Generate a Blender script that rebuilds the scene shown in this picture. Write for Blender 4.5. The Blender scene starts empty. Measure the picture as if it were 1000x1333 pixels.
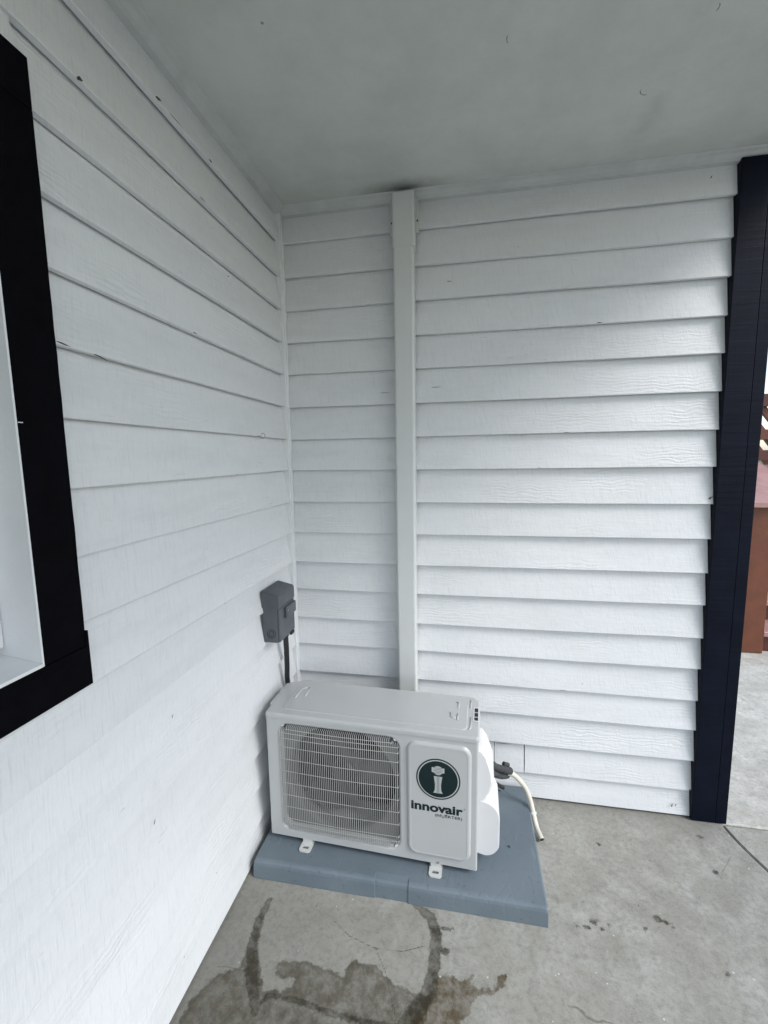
import bpy, bmesh, math, random
import numpy as np
from mathutils import Vector, Matrix
random.seed(7)
S = bpy.context.scene
col = S.collection
R = math.radians

# ------------------------------------------------------------------ camera
def rotm(a, b, c):
    return Matrix.Rotation(a, 3, 'Z') @ Matrix.Rotation(b, 3, 'X') @ Matrix.Rotation(c, 3, 'Z')
def rot_ryz(a, b, c):
    ca, sa, cb, sb, cc, sc = math.cos(a), math.sin(a), math.cos(b), math.sin(b), math.cos(c), math.sin(c)
    Rz = Matrix(((ca, -sa, 0), (sa, ca, 0), (0, 0, 1)))
    Rx = Matrix(((1, 0, 0), (0, cb, -sb), (0, sb, cb)))
    Ry = Matrix(((cc, -sc, 0), (sc, cc, 0), (0, 0, 1)))
    return Rz @ Rx @ Ry
cd = bpy.data.cameras.new('camera')
cam = bpy.data.objects.new('camera', cd); col.objects.link(cam)
cd.sensor_fit = 'VERTICAL'; cd.sensor_height = 24; cd.sensor_width = 18
cd.lens = 572.53 / 1333 * 24
cd.clip_start = 0.02; cd.clip_end = 500
cam.matrix_world = Matrix.Translation((0.8036, -1.9456, 1.5762)) @ rot_ryz(0.1841, 1.4487, -0.0144).to_4x4()
S.camera = cam

# ------------------------------------------------------------------ sky, sun, exposure
SUN_EL, SUN_AZ = 42, 118      # azimuth of the sun, degrees clockwise from +Y
w = bpy.data.worlds.new('World'); S.world = w; w.use_nodes = True
nt = w.node_tree; nt.nodes.clear()
sky = nt.nodes.new('ShaderNodeTexSky'); sky.sky_type = 'NISHITA'; sky.sun_disc = False
sky.sun_elevation = R(SUN_EL); sky.sun_rotation = R(SUN_AZ)
sky.air_density = 1.0; sky.dust_density = 1.0; sky.ozone_density = 1.0
hs = nt.nodes.new('ShaderNodeHueSaturation'); hs.inputs['Saturation'].default_value = 0.66
bg = nt.nodes.new('ShaderNodeBackground'); bg.inputs[1].default_value = 0.15
wo = nt.nodes.new('ShaderNodeOutputWorld')
nt.links.new(sky.outputs[0], hs.inputs['Color']); nt.links.new(hs.outputs[0], bg.inputs[0]); nt.links.new(bg.outputs[0], wo.inputs[0])
sd = bpy.data.lights.new('sun', 'SUN'); sd.energy = 1.4; sd.angle = R(26); sd.color = (1, 0.985, 0.965)
sun = bpy.data.objects.new('sun', sd); col.objects.link(sun)
az, el = R(SUN_AZ), R(SUN_EL)
dirv = Vector((math.sin(az) * math.cos(el), math.cos(az) * math.cos(el), math.sin(el)))
sun.rotation_euler = dirv.to_track_quat('Z', 'Y').to_euler(); sun.location = (3, -6, 8)
S.view_settings.view_transform = 'Standard'; S.view_settings.look = 'None'
S.view_settings.gamma = 1; S.view_settings.use_curve_mapping = False
S.view_settings.exposure = 0.84
S.render.engine = 'CYCLES'
S.cycles.max_bounces = 12; S.cycles.diffuse_bounces = 8

# ------------------------------------------------------------------ helpers
def tag(o, label=None, cat=None, group=None, kind=None):
    if label: o['label'] = label
    if cat: o['category'] = cat
    if group: o['group'] = group
    if kind: o['kind'] = kind
    return o
def empty(name, loc=(0, 0, 0), rz=0):
    o = bpy.data.objects.new(name, None); col.objects.link(o); o.location = loc; o.rotation_euler = (0, 0, rz)
    o.empty_display_size = .1
    return o
def link(name, me, m, parent=None, smooth=False):
    o = bpy.data.objects.new(name, me); col.objects.link(o)
    if m is not None and not me.materials: me.materials.append(m)
    if parent: o.parent = parent
    if smooth:
        for p in me.polygons: p.use_smooth = True
    return o
def fin(name, bm, m, parent=None, smooth=False):
    bmesh.ops.recalc_face_normals(bm, faces=bm.faces)
    me = bpy.data.meshes.new(name); bm.to_mesh(me); bm.free()
    return link(name, me, m, parent, smooth)
def box(bm, x0, x1, y0, y1, z0, z1, bev=0, seg=2):
    r = bmesh.ops.create_cube(bm, size=1)
    vs = r['verts']
    for v in vs:
        v.co = Vector(((x0 + x1) / 2 + v.co.x * (x1 - x0), (y0 + y1) / 2 + v.co.y * (y1 - y0), (z0 + z1) / 2 + v.co.z * (z1 - z0)))
    if bev:
        es = list({e for v in vs for e in v.link_edges})
        bmesh.ops.bevel(bm, geom=es, offset=bev, segments=seg, profile=.5, affect='EDGES')
def loft(bm, rings, cap0=True, cap1=True, closed=True):
    R_ = [[bm.verts.new(p) for p in r] for r in rings]
    n = len(R_[0])
    for a, b in zip(R_, R_[1:]):
        for i in range(n if closed else n - 1):
            j = (i + 1) % n
            bm.faces.new((a[i], a[j], b[j], b[i]))
    if cap0: bm.faces.new(R_[0])
    if cap1: bm.faces.new(R_[-1])
    return R_
def tube(bm, pts, r, n=10, cap=True, radii=None):
    pts = [Vector(p) for p in pts]
    up = None; rings = []
    for i, p in enumerate(pts):
        t = (pts[min(i + 1, len(pts) - 1)] - pts[max(i - 1, 0)]).normalized()
        if up is None:
            up = Vector((0, 0, 1)) if abs(t.z) < .9 else Vector((1, 0, 0))
        s = t.cross(up).normalized(); up = s.cross(t).normalized()
        rr = radii[i] if radii else r
        rings.append([p + s * rr * math.cos(2 * math.pi * k / n) + up * rr * math.sin(2 * math.pi * k / n) for k in range(n)])
    loft(bm, rings, cap, cap)
def spline(pts, k=8):
    pts = [Vector(p) for p in pts]; P = [pts[0]] + pts + [pts[-1]]; out = []
    for i in range(1, len(P) - 2):
        for j in range(k):
            t = j / k; a, b, c, d = P[i - 1], P[i], P[i + 1], P[i + 2]
            out.append(.5 * ((2 * b) + (c - a) * t + (2 * a - 5 * b + 4 * c - d) * t * t + (3 * b - a - 3 * c + d) * t ** 3))
    out.append(pts[-1]); return out
def rrect(u0, u1, v0, v1, r, n=6):
    out = []
    for cx, cy, a0 in ((u1 - r, v1 - r, 0), (u0 + r, v1 - r, 90), (u0 + r, v0 + r, 180), (u1 - r, v0 + r, 270)):
        for k in range(n + 1):
            a = R(a0 + 90 * k / n); out.append((cx + r * math.cos(a), cy + r * math.sin(a)))
    return out
def plate(bm, outer, inner, f):
    """flat ring between two loops of 2D points, mapped to 3D by f; returns the inner verts"""
    vo = [bm.verts.new(f(*p)) for p in outer]; vi = [bm.verts.new(f(*p)) for p in inner]
    eo = [bm.edges.new((vo[i], vo[(i + 1) % len(vo)])) for i in range(len(vo))]
    ei = [bm.edges.new((vi[i], vi[(i + 1) % len(vi)])) for i in range(len(vi))]
    bmesh.ops.triangle_fill(bm, edges=eo + ei, use_beauty=True)
    return vo, vi

# ------------------------------------------------------------------ materials
class NB:
    def __init__(s, name):
        s.m = bpy.data.materials.new(name); s.m.use_nodes = True
        s.t = s.m.node_tree; s.b = s.t.nodes['Principled BSDF']
    def n(s, typ, **kw):
        x = s.t.nodes.new(typ)
        for k, v in kw.items(): setattr(x, k, v)
        return x
    def set(s, sock, v):
        if hasattr(v, 'is_output') or isinstance(v, bpy.types.NodeSocket): s.t.links.new(v, sock)
        else: sock.default_value = v
    def math(s, op, a, b=0, c=None, clamp=False):
        x = s.n('ShaderNodeMath', operation=op); x.use_clamp = clamp
        s.set(x.inputs[0], a); s.set(x.inputs[1], b)
        if c is not None: s.set(x.inputs[2], c)
        return x.outputs[0]
    def coord(s):
        return s.n('ShaderNodeTexCoord').outputs['Object']
    def mapv(s, v, scale=(1, 1, 1), loc=(0, 0, 0)):
        x = s.n('ShaderNodeMapping'); s.set(x.inputs['Vector'], v); s.set(x.inputs['Scale'], scale); s.set(x.inputs['Location'], loc); return x.outputs[0]
    def noise(s, v, scale, detail=4, rough=.55, dist=0):
        x = s.n('ShaderNodeTexNoise'); s.set(x.inputs['Vector'], v); x.inputs['Scale'].default_value = scale
        x.inputs['Detail'].default_value = detail; x.inputs['Roughness'].default_value = rough; x.inputs['Distortion'].default_value = dist
        return x.outputs['Fac']
    def ramp(s, v, a, b, lo=0, hi=1):
        x = s.n('ShaderNodeMapRange'); x.interpolation_type = 'SMOOTHSTEP'
        s.set(x.inputs[0], v); s.set(x.inputs[1], a); s.set(x.inputs[2], b); s.set(x.inputs[3], lo); s.set(x.inputs[4], hi); return x.outputs[0]
    def mix(s, f, a, b, mode='MIX'):
        x = s.n('ShaderNodeMix'); x.data_type = 'RGBA'; x.blend_type = mode
        s.set(x.inputs[0], f); s.set(x.inputs[6], a if not isinstance(a, tuple) else (*a, 1)[:4]); s.set(x.inputs[7], b if not isinstance(b, tuple) else (*b, 1)[:4]); return x.outputs[2]
    def bump(s, h, dist, strength=1, prev=None):
        x = s.n('ShaderNodeBump'); x.inputs['Strength'].default_value = strength; x.inputs['Distance'].default_value = dist
        s.set(x.inputs['Height'], h)
        if prev is not None: s.set(x.inputs['Normal'], prev)
        s.t.links.new(x.outputs[0], s.b.inputs['Normal']); return x.outputs[0]
    def fin(s, color=None, rough=None, **kw):
        if color is not None: s.set(s.b.inputs['Base Color'], (*color, 1)[:4] if isinstance(color, tuple) else color)
        if rough is not None: s.set(s.b.inputs['Roughness'], rough)
        for k, v in kw.items(): s.set(s.b.inputs[k], v)
        return s.m
def simple(name, c, rough=.5, bump=0, bscale=200, var=0.0, vscale=4, **kw):
    n = NB(name); co = n.coord()
    cc = c
    if var:
        f = n.noise(co, vscale, 5, .6)
        cc = n.mix(n.ramp(f, .3, .7), tuple(x * (1 - var) for x in c), tuple(min(1, x * (1 + var)) for x in c))
    if bump: n.bump(n.noise(co, bscale, 3), bump)
    return n.fin(cc, rough, **kw)

def clapboard_paint(name, tint=(0.715, 0.735, 0.745)):
    n = NB(name); co = n.coord()
    sep = n.n('ShaderNodeSeparateXYZ'); n.t.links.new(co, sep.inputs[0])
    rnd = n.n('ShaderNodeObjectInfo').outputs['Random']
    along = n.math('ADD', sep.outputs[0], sep.outputs[1])
    comb = n.n('ShaderNodeCombineXYZ'); n.set(comb.inputs[0], along); n.set(comb.inputs[1], sep.outputs[2]); n.set(comb.inputs[2], n.math('MULTIPLY', rnd, 37.0))
    v = comb.outputs[0]
    # flat-sawn wood figure under the paint: distorted bands stretched along the board
    wv = n.n('ShaderNodeTexWave', wave_type='BANDS', bands_direction='Y'); n.set(wv.inputs['Vector'], n.mapv(v, (.55, 1, 1)))
    wv.inputs['Scale'].default_value = 22; wv.inputs['Distortion'].default_value = 9; wv.inputs['Detail'].default_value = 3; wv.inputs['Detail Scale'].default_value = 1.1
    patch = n.ramp(n.noise(n.mapv(v, (1.2, 3, 1)), 1.6, 3), .47, .68)
    fig = n.math('MULTIPLY', wv.outputs['Fac'], patch)
    fine = n.noise(n.mapv(v, (8, 110, 1)), 1.0, 5, .65)
    ticks = n.noise(n.mapv(v, (260, 16, 1)), 1.0, 3, .6)
    rough_ = n.noise(v, 55, 4, .6)
    h = n.math('ADD', n.math('MULTIPLY', fig, .55), n.math('MULTIPLY', fine, .55))
    h = n.math('ADD', h, n.math('MULTIPLY', ticks, .55)); h = n.math('ADD', h, n.math('MULTIPLY', rough_, .7))
    n.bump(h, .0019, .8)
    # colour: worn, slightly dirty, pin holes and specks
    dirt = n.ramp(n.noise(n.mapv(v, (2.2, 9, 1)), 1.5, 6, .7), .40, .75)
    c = n.mix(dirt, tint, tuple(x * .93 for x in tint))
    c = n.mix(n.math('MULTIPLY', n.ramp(ticks, .48, .75), .5), c, tuple(x * .82 for x in tint))
    bd = n.mix(rnd, (.95, .95, .95), (1, 1, 1)); c = n.mix(1.0, c, bd, 'MULTIPLY')
    vo = n.n('ShaderNodeTexVoronoi'); n.set(vo.inputs['Vector'], n.mapv(v, (1, 1.6, 1))); vo.inputs['Scale'].default_value = 9
    sp = n.math('LESS_THAN', n.math('ADD', vo.outputs['Distance'], n.math('MULTIPLY', n.noise(v, 240, 2), .05)), .052)
    vo2 = n.noise(v, 2.7, 2)
    sp = n.math('MULTIPLY', sp, n.ramp(vo2, .56, .6))
    c = n.mix(n.math('MULTIPLY', sp, .75), c, (.22, .20, .17))
    # scuffs: short horizontal grey dashes in places
    sc = n.ramp(n.noise(n.mapv(v, (14, 190, 1)), 1.0, 3, .7), .665, .70)
    sc = n.math('MULTIPLY', sc, n.ramp(n.noise(n.mapv(v, (1, 2, 1)), 3.3, 2), .56, .66))
    c = n.mix(n.math('MULTIPLY', sc, .5), c, (.30, .30, .29))
    return n.fin(c, n.ramp(rough_, .3, .7, .42, .58), **{'Specular IOR Level': .4})
M = {}
M['siding'] = clapboard_paint('white_siding_paint')
M['trim_white'] = simple('white_trim_paint', (.71, .73, .74), .45, .0006, 90, .04, 5)
def black_paint():
    n = NB('black_rough_sawn_paint'); co = n.coord()
    a = n.noise(n.mapv(co, (6, 6, 170)), 1.0, 4, .7)
    b = n.noise(n.mapv(co, (90, 90, 5)), 1.0, 3)
    c = n.noise(n.mapv(co, (3, 3, 40)), 1.0, 2)
    n.bump(n.math('ADD', n.math('MULTIPLY', n.math('MULTIPLY', a, n.ramp(c, .35, .65)), 1.4), n.math('MULTIPLY', b, .5)), .0012, .55)
    cc = n.mix(n.ramp(n.noise(co, 9, 5), .35, .7), (.0013, .003, .009), (.0025, .005, .014))
    return n.fin(cc, .5, **{'Specular IOR Level': .12})
M['black'] = black_paint()
M['black_flat'] = simple('black_window_trim_paint', (.0018, .0018, .003), .7, .0008, 60, .3, 20, **{'Specular IOR Level': .05})
M['dark_gap'] = simple('dark_sheathing', (.04, .04, .04), .9)
# ceiling with tape seam, mildew near the duct
def ceiling_mat():
    n = NB('painted_ceiling_board'); co = n.coord()
    sep = n.n('ShaderNodeSeparateXYZ'); n.t.links.new(co, sep.inputs[0]); X, Y = sep.outputs[0], sep.outputs[1]
    wob = n.math('MULTIPLY', n.math('SUBTRACT', n.noise(co, 6, 4), .5), .06)
    d = n.math('ABSOLUTE', n.math('SUBTRACT', n.math('ADD', X, wob), 1.372))
    seam = n.math('MULTIPLY', n.ramp(d, .0, .055, 1, 0), n.ramp(n.noise(co, 5, 5, .75), .42, .66, .0, 1))
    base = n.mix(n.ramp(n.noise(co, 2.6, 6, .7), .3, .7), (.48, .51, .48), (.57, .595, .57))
    c = n.mix(n.math('MULTIPLY', seam, .30), base, (.33, .35, .34))
    dx = n.math('DIVIDE', n.math('SUBTRACT', X, .53), 2.6); dy = n.math('ADD', Y, .035)
    rr = n.math('SQRT', n.math('ADD', n.math('MULTIPLY', dx, dx), n.math('MULTIPLY', dy, dy)))
    rr = n.math('ADD', rr, n.math('MULTIPLY', n.math('SUBTRACT', n.noise(co, 25, 5), .5), .05))
    c = n.mix(n.ramp(rr, .0, .10, .6, 0), c, (.10, .105, .085))
    # patchy darker band along the wall line
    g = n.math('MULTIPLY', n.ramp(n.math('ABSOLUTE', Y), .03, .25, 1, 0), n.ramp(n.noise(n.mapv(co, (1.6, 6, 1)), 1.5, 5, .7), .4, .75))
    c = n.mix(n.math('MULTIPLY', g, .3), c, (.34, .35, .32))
    vo = n.n('ShaderNodeTexVoronoi'); n.set(vo.inputs['Vector'], co); vo.inputs['Scale'].default_value = 3.2
    sp = n.math('LESS_THAN', vo.outputs['Distance'], .022); c = n.mix(n.math('MULTIPLY', sp, .7), c, (.12, .12, .1))
    n.bump(n.math('ADD', n.noise(co, 14, 4), n.math('MULTIPLY', n.noise(co, 160, 3), .25)), .004, .4)
    return n.fin(c, .6)
M['ceiling'] = ceiling_mat()
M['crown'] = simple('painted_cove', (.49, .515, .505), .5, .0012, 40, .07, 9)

# concrete: mottled, specked, stained where attributes say so
def concrete(name, stains=False, light=1.0):
    n = NB(name); co = n.coord()
    a = n.noise(co, 1.3, 6, .6); b = n.noise(co, 7, 6, .7, .4); f = n.noise(co, 60, 5, .75); g = n.noise(co, 320, 3, .7)
    k = light
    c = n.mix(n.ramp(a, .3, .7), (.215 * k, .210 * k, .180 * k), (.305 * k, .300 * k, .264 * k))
    c = n.mix(n.ramp(b, .36, .72), c, (.38 * k, .38 * k, .35 * k))
    mot = n.noise(co, 19, 6, .75, .8); c = n.mix(n.math('MULTIPLY', n.ramp(mot, .48, .7), .55), c, (.14 * k, .142 * k, .13 * k)); c = n.mix(n.math('MULTIPLY', n.ramp(mot, .46, .30), .4), c, (.42 * k, .425 * k, .405 * k))
    tan = n.ramp(n.noise(n.mapv(co, (1, 1, 1), (5, 2, 0)), 2.4, 5, .7), .5, .72); c = n.mix(n.math('MULTIPLY', tan, .35), c, (.27 * k, .25 * k, .21 * k))
    c = n.mix(n.math('MULTIPLY', n.ramp(f, .42, .75), .6), c, (.13 * k, .128 * k, .11 * k))
    c = n.mix(n.math('MULTIPLY', n.ramp(g, .35, .72), .45), c, (.40 * k, .40 * k, .375 * k))
    # aggregate: pale and dark specks
    vo = n.n('ShaderNodeTexVoronoi'); n.set(vo.inputs['Vector'], co); vo.inputs['Scale'].default_value = 26
    dsp = n.math('MULTIPLY', n.math('LESS_THAN', n.math('ADD', vo.outputs['Distance'], n.math('MULTIPLY', g, .16)), .15), n.ramp(n.noise(co, 4, 3), .5, .62))
    c = n.mix(n.math('MULTIPLY', dsp, .75), c, (.055, .05, .042))
    vo3 = n.n('ShaderNodeTexVoronoi'); n.set(vo3.inputs['Vector'], n.mapv(co, (1, 1, 1), (3.3, 1.7, 0))); vo3.inputs['Scale'].default_value = 17
    wsp = n.math('LESS_THAN', n.math('ADD', vo3.outputs['Distance'], n.math('MULTIPLY', g, .12)), .105)
    c = n.mix(n.math('MULTIPLY', wsp, .8), c, (.62, .62, .60))
    # hairline cracks / trowel lines
    vo2 = n.n('ShaderNodeTexVoronoi', feature='DISTANCE_TO_EDGE')
    wn = n.n('ShaderNodeTexNoise'); n.set(wn.inputs['Vector'], co); wn.inputs['Scale'].default_value = 5; wn.inputs['Detail'].default_value = 5
    wv = n.mix(.12, co, wn.outputs['Color'], 'ADD')
    n.set(vo2.inputs['Vector'], wv); vo2.inputs['Scale'].default_value = 1.6
    hl = n.math('MULTIPLY', n.ramp(vo2.outputs['Distance'], 0, .006, 1, 0), n.ramp(n.noise(co, 2.3, 3), .55, .62))
    c = n.mix(n.math('MULTIPLY', hl, .6), c, (.09, .075, .055))
    rough = n.ramp(b, .3, .7, .75, .95)
    hgt = n.math('ADD', n.math('MULTIPLY', f, .6), n.math('MULTIPLY', g, .35)); hgt = n.math('ADD', hgt, n.math('MULTIPLY', b, 1.2))
    if stains:
        def att(nm): x = n.n('ShaderNodeAttribute'); x.attribute_name = nm; return x.outputs['Fac']
        wob = n.math('MULTIPLY', n.math('SUBTRACT', n.noise(co, 38, 5, .65), .5), .045)
        wob2 = n.math('MULTIPLY', n.math('SUBTRACT', n.noise(co, 70, 5, .7), .5), .024)
        damp = n.ramp(n.math('ADD', att('damp'), wob), -.004, .004, 1, 0)
        edge = n.ramp(n.math('ABSOLUTE', n.math('ADD', n.math('ADD', att('damp'), wob), .006)), .0, .008, 1, 0)
        wet = n.ramp(n.math('ADD', att('wet'), n.math('ADD', wob2, n.math('MULTIPLY', wob, .40))), -.003, .003, 1, 0)
        brown = n.ramp(n.math('ADD', att('brown'), wob), -.003, .003, 1, 0)
        crack = n.ramp(n.math('ADD', att('crack'), n.math('MULTIPLY', wob2, .25)), .0006, .0028, 1, 0)
        patchy = n.ramp(n.noise(co, 21, 6, .72), .32, .66, .35, 1)
        grime_shade = n.math('MULTIPLY', att('grime_shade'), n.ramp(b, .25, .7, .5, 1))
        c = n.mix(n.math('MULTIPLY', grime_shade, .55), c, (.085, .084, .072))
        c = n.mix(n.math('MULTIPLY', damp, n.math('MULTIPLY', patchy, .85)), c, (.058, .050, .030))
        c = n.mix(n.math('MULTIPLY', edge, .3), c, (.05, .045, .035))
        c = n.mix(n.math('MULTIPLY', brown, n.math('MULTIPLY', patchy, .92)), c, (.060, .038, .010))
        wedge = n.ramp(n.math('ABSOLUTE', n.math('ADD', att('wet'), n.math('ADD', wob2, n.math('MULTIPLY', wob, .40)))), .0, .005, 1, 0)
        c = n.mix(n.math('MULTIPLY', wedge, .35), c, (.035, .03, .022))
        c = n.mix(n.math('MULTIPLY', wet, n.math('MULTIPLY', patchy, .95)), c, (.028, .025, .015))
        c = n.mix(n.math('MULTIPLY', crack, .7), c, (.09, .06, .04))
        wetall = n.math('MAXIMUM', wet, n.math('MULTIPLY', damp, .35))
        rough = n.math('SUBTRACT', rough, n.math('MULTIPLY', wetall, .4))
        hgt = n.math('SUBTRACT', hgt, n.math('MULTIPLY', crack, .8))
    n.bump(hgt, .0022, .7)
    return n.fin(c, rough, **{'Specular IOR Level': .3})
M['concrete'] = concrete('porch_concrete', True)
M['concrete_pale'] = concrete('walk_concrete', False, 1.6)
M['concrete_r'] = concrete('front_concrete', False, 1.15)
M['bore_dark'] = simple('dark_hose_bore', (.03, .028, .024), .95, .003, 60, .4, 30)  # dark fill painting the shade inside the hose end

M['unit'] = simple('unit_grey_enamel', (.43, .445, .445), .33, .0001, 500, .02, 3, **{'Specular IOR Level': .5})
M['unit_lid'] = simple('unit_lid_enamel', (.44, .455, .46), .22, .00012, 60, .03, 3, **{'Specular IOR Level': .7})
M['unit_plastic'] = simple('unit_white_plastic', (.66, .665, .675), .35, .0001, 300)
M['grille'] = simple('grille_wire_enamel', (.52, .53, .52), .35)
M['teal'] = simple('dark_teal_print', (.002, .014, .017), .35)
M['ink'] = simple('black_ink', (.005, .006, .008), .4)
M['silver'] = simple('silver_print', (.40, .42, .42), .35)
M['fan'] = simple('grey_fan_plastic', (.012, .0125, .014), .45)
M['shroud'] = simple('inner_shroud', (.06, .06, .06), .5)
M['coil'] = simple('dark_coil', (.008, .008, .009), .7); M['orifice'] = simple('orifice_shaded_grey', (.13, .132, .128), .45)  # orifice grey is darkened to carry the shade of the recess
def pad_mat():
    n = NB('blue_grey_plastic_pad'); co = n.coord()
    a = n.noise(n.mapv(co, (1, 1, 1)), 3.5, 5, .6)
    vo = n.n('ShaderNodeTexVoronoi', feature='DISTANCE_TO_EDGE'); n.set(vo.inputs['Vector'], n.mapv(co, (1.0, .55, 1))); vo.inputs['Scale'].default_value = 16
    ln = n.math('MULTIPLY', n.ramp(vo.outputs['Distance'], 0, .05, 1, 0), n.ramp(a, .42, .62))
    c = n.mix(n.ramp(a, .3, .7), (.112, .145, .172), (.140, .176, .205))
    sc = n.ramp(n.noise(n.mapv(co, (40, 6, 40)), 1.0, 4, .7), .6, .72)
    c = n.mix(n.math('MULTIPLY', sc, .35), c, (.21, .25, .28))
    c = n.mix(n.math('MULTIPLY', n.ramp(n.noise(co, 55, 4), .62, .7), .4), c, (.06, .07, .075))
    n.bump(n.math('ADD', n.math('MULTIPLY', ln, -.5), n.math('MULTIPLY', n.noise(co, 150, 3), .5)), .0012, .6)
    return n.fin(c, n.ramp(a, .3, .7, .36, .5))
M['pad'] = pad_mat()
M['box'] = simple('dark_grey_enamel_box', (.080, .091, .104), .42, .0003, 250, .12, 12)
M['conduit'] = simple('black_conduit', (.012, .013, .015), .5)
M['duct'] = simple('duct_plastic', (.58, .60, .59), .38, .0004, 12, .03, 4)
M['foam'] = simple('black_foam_insulation', (.035, .038, .042), .75, .002, 120, .35, 30)
M['hose'] = simple('cream_drain_hose', (.60, .57, .49), .5, .0004, 60, .1, 20)
M['steel'] = simple('zinc_steel', (.45, .45, .44), .35, **{'Metallic': .9})
M['red'] = simple('red_brown_deck_paint', (.14, .042, .018), .5, .001, 40, .18, 6)
M['red_dark'] = simple('dark_red_paint', (.075, .018, .012), .5, .001, 40, .2, 6)
M['red_sky_sheen'] = simple('red_paint_with_sky_sheen', (.38, .22, .20), .35, .001, 60, .12, 8)  # pale pink carries the sky's reflection on the red boards
g_ = NB('window_glass'); M['glass'] = g_.fin((.02, .024, .03), .06, **{'Specular IOR Level': .6})
M['ground'] = simple('yard_ground', (.10, .11, .08), .9, .01, 3, .25, .6)

# ------------------------------------------------------------------ ground and slabs
H_CEIL = 2.655
bm = bmesh.new()
vs = [bm.verts.new(p) for p in ((-150, -150, -.12), (150, -150, -.12), (150, 150, -.12), (-150, 150, -.12))]; bm.faces.new(vs)
g = fin('ground', bm, M['ground']); tag(g, 'level grey ground running out from the porch slabs to the horizon', 'ground', kind='structure')

floor = empty('pavement'); tag(floor, 'stained grey concrete paving of the porch with joints between slabs', 'pavement', kind='structure')
# porch slab: top built as a fine grid carrying the stain outlines
nx, ny = 390, 300
X0, X1, Y0, Y1 = -.03, 1.0, -1.5, .03
def joint_x(y): return 1.893 + (y + .03) * -.20 if y < 0 else 1.893
gx = np.linspace(0, 1, nx); gy = np.linspace(-1.5, .03, ny)
PX = np.zeros((ny, nx)); PY = np.zeros((ny, nx))
for j, y in enumerate(gy):
    PX[j] = -.03 + gx * (1.893 - .2 * min(y, 0) * 1.0 + .006 * math.sin(y * 17) - .005 + .03); PY[j] = y
def seg_sdf(pts, rad):
    d = np.full(PX.shape, 9.)
    for (a, b), (ra, rb) in zip(zip(pts, pts[1:]), zip(rad, rad[1:])):
        ax, ay, bx, by = a[0], a[1], b[0], b[1]; vx, vy = bx - ax, by - ay
        t = np.clip(((PX - ax) * vx + (PY - ay) * vy) / (vx * vx + vy * vy + 1e-12), 0, 1)
        d = np.minimum(d, np.hypot(PX - ax - t * vx, PY - ay - t * vy) - (ra + (rb - ra) * t))
    return d
def poly_sdf(pts):
    p = pts + [pts[0]]; d = seg_sdf(p, [0] * len(p)); ins = np.zeros(PX.shape, bool)
    for (ax, ay), (bx, by) in zip(p, p[1:]):
        if ay == by: continue
        c = ((ay > PY) != (by > PY)) & (PX < (bx - ax) * (PY - ay) / (by - ay) + ax); ins ^= c
    return np.where(ins, -d, d)
damp = poly_sdf([(0.02, -0.965), (0.061, -0.886), (0.121, -0.861), (0.117, -0.802), (0.158, -0.807), (0.191, -0.858), (0.222, -0.905), (0.303, -0.885), (0.3, -0.862), (0.234, -0.861), (0.232, -0.825), (0.311, -0.806), (0.373, -0.813), (0.447, -0.824), (0.467, -0.779), (0.544, -0.78), (0.601, -0.818), (0.663, -0.828), (0.711, -0.83), (0.70, -0.93), (.76, -1.05), (.55, -1.22), (.25, -1.2), (0.02, -1.12)])
wet = np.minimum(seg_sdf([(0.12, -0.643), (0.116, -0.714), (0.129, -0.788), (0.157, -0.853), (0.193, -0.91), (0.221, -0.953)], [.008, .013, .015, .018, .015, .01]),
                 seg_sdf([(0.64, -0.572), (0.699, -0.607), (0.721, -0.661), (0.721, -0.721), (0.718, -0.766), (0.71, -0.82), (0.67, -0.884), (0.64, -0.921), (.56, -.99)], [.009, .014, .017, .017, .017, .02, .022, .018, .01]))
wet = np.minimum(wet, seg_sdf([(0.217, -0.945), (0.244, -0.911), (0.318, -0.908), (0.407, -0.916), (0.456, -0.921), (0.572, -0.92), (.64, -.921)], [.006] * 7))
for x, y, r in ((.742, -.632, .005), (.762, -.635, .006), (.752, -.704, .011), (.772, -.63, .004), (1.242, -.527, .009), (1.217, -.548, .008), (1.187, -.551, .004), (1.266, -.547, .005), (1.29, -.529, .004), (1.461, -.479, .012), (1.487, -.485, .008), (1.499, -.503, .005), (1.408, -.519, .005), (1.748, -.26, .010), (1.772, -.096, .009), (1.26, -.52, .004), (1.60, -.62, .006), (1.35, -.20, .006)):
    wet = np.minimum(wet, np.hypot((PX - x) * .75, PY - y) - r * .8)
brown = poly_sdf([(0.719, -0.79), (0.754, -0.763), (0.797, -0.776), (0.839, -0.756), (0.833, -0.778), (0.856, -0.789), (0.897, -0.782), (0.917, -0.743), (0.938, -0.735), (0.93, -0.772), (0.896, -0.795), (0.844, -0.811), (0.826, -0.852), (0.793, -0.89), (0.76, -0.96), (0.664, -1.0), (0.60, -.98), (0.692, -0.862)])
crack = np.minimum(seg_sdf([(0.359, -0.665), (0.435, -0.711), (0.522, -0.732), (0.613, -0.728), (0.687, -0.698)], [0] * 5), seg_sdf([(0.519, -0.721), (0.572, -0.792), (0.611, -0.876), (0.632, -0.927), (.65, -1.1)], [0] * 5))
grime_shade = np.clip(1 - PX / .50, 0, 1) ** 1.1 * .85 * np.clip((-.45 - PY) / .25, .5, 1) + np.clip(1 - np.abs(PY) / .10, 0, 1) * .7 + np.clip(1 - np.hypot(PX - .45, (PY + .95) * 1.1) / .75, 0, 1) * .55  # dirty damp ground, plus shade painted in along the walls
grime_shade = np.clip(grime_shade, 0, 1)
verts = np.stack([PX.ravel(), PY.ravel(), np.zeros(nx * ny)], 1)
rng = np.random.RandomState(3)
verts[:, 2] += (.0012 * np.sin(PX * 5.1 + 1) * np.sin(PY * 4.3)).ravel()
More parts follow.
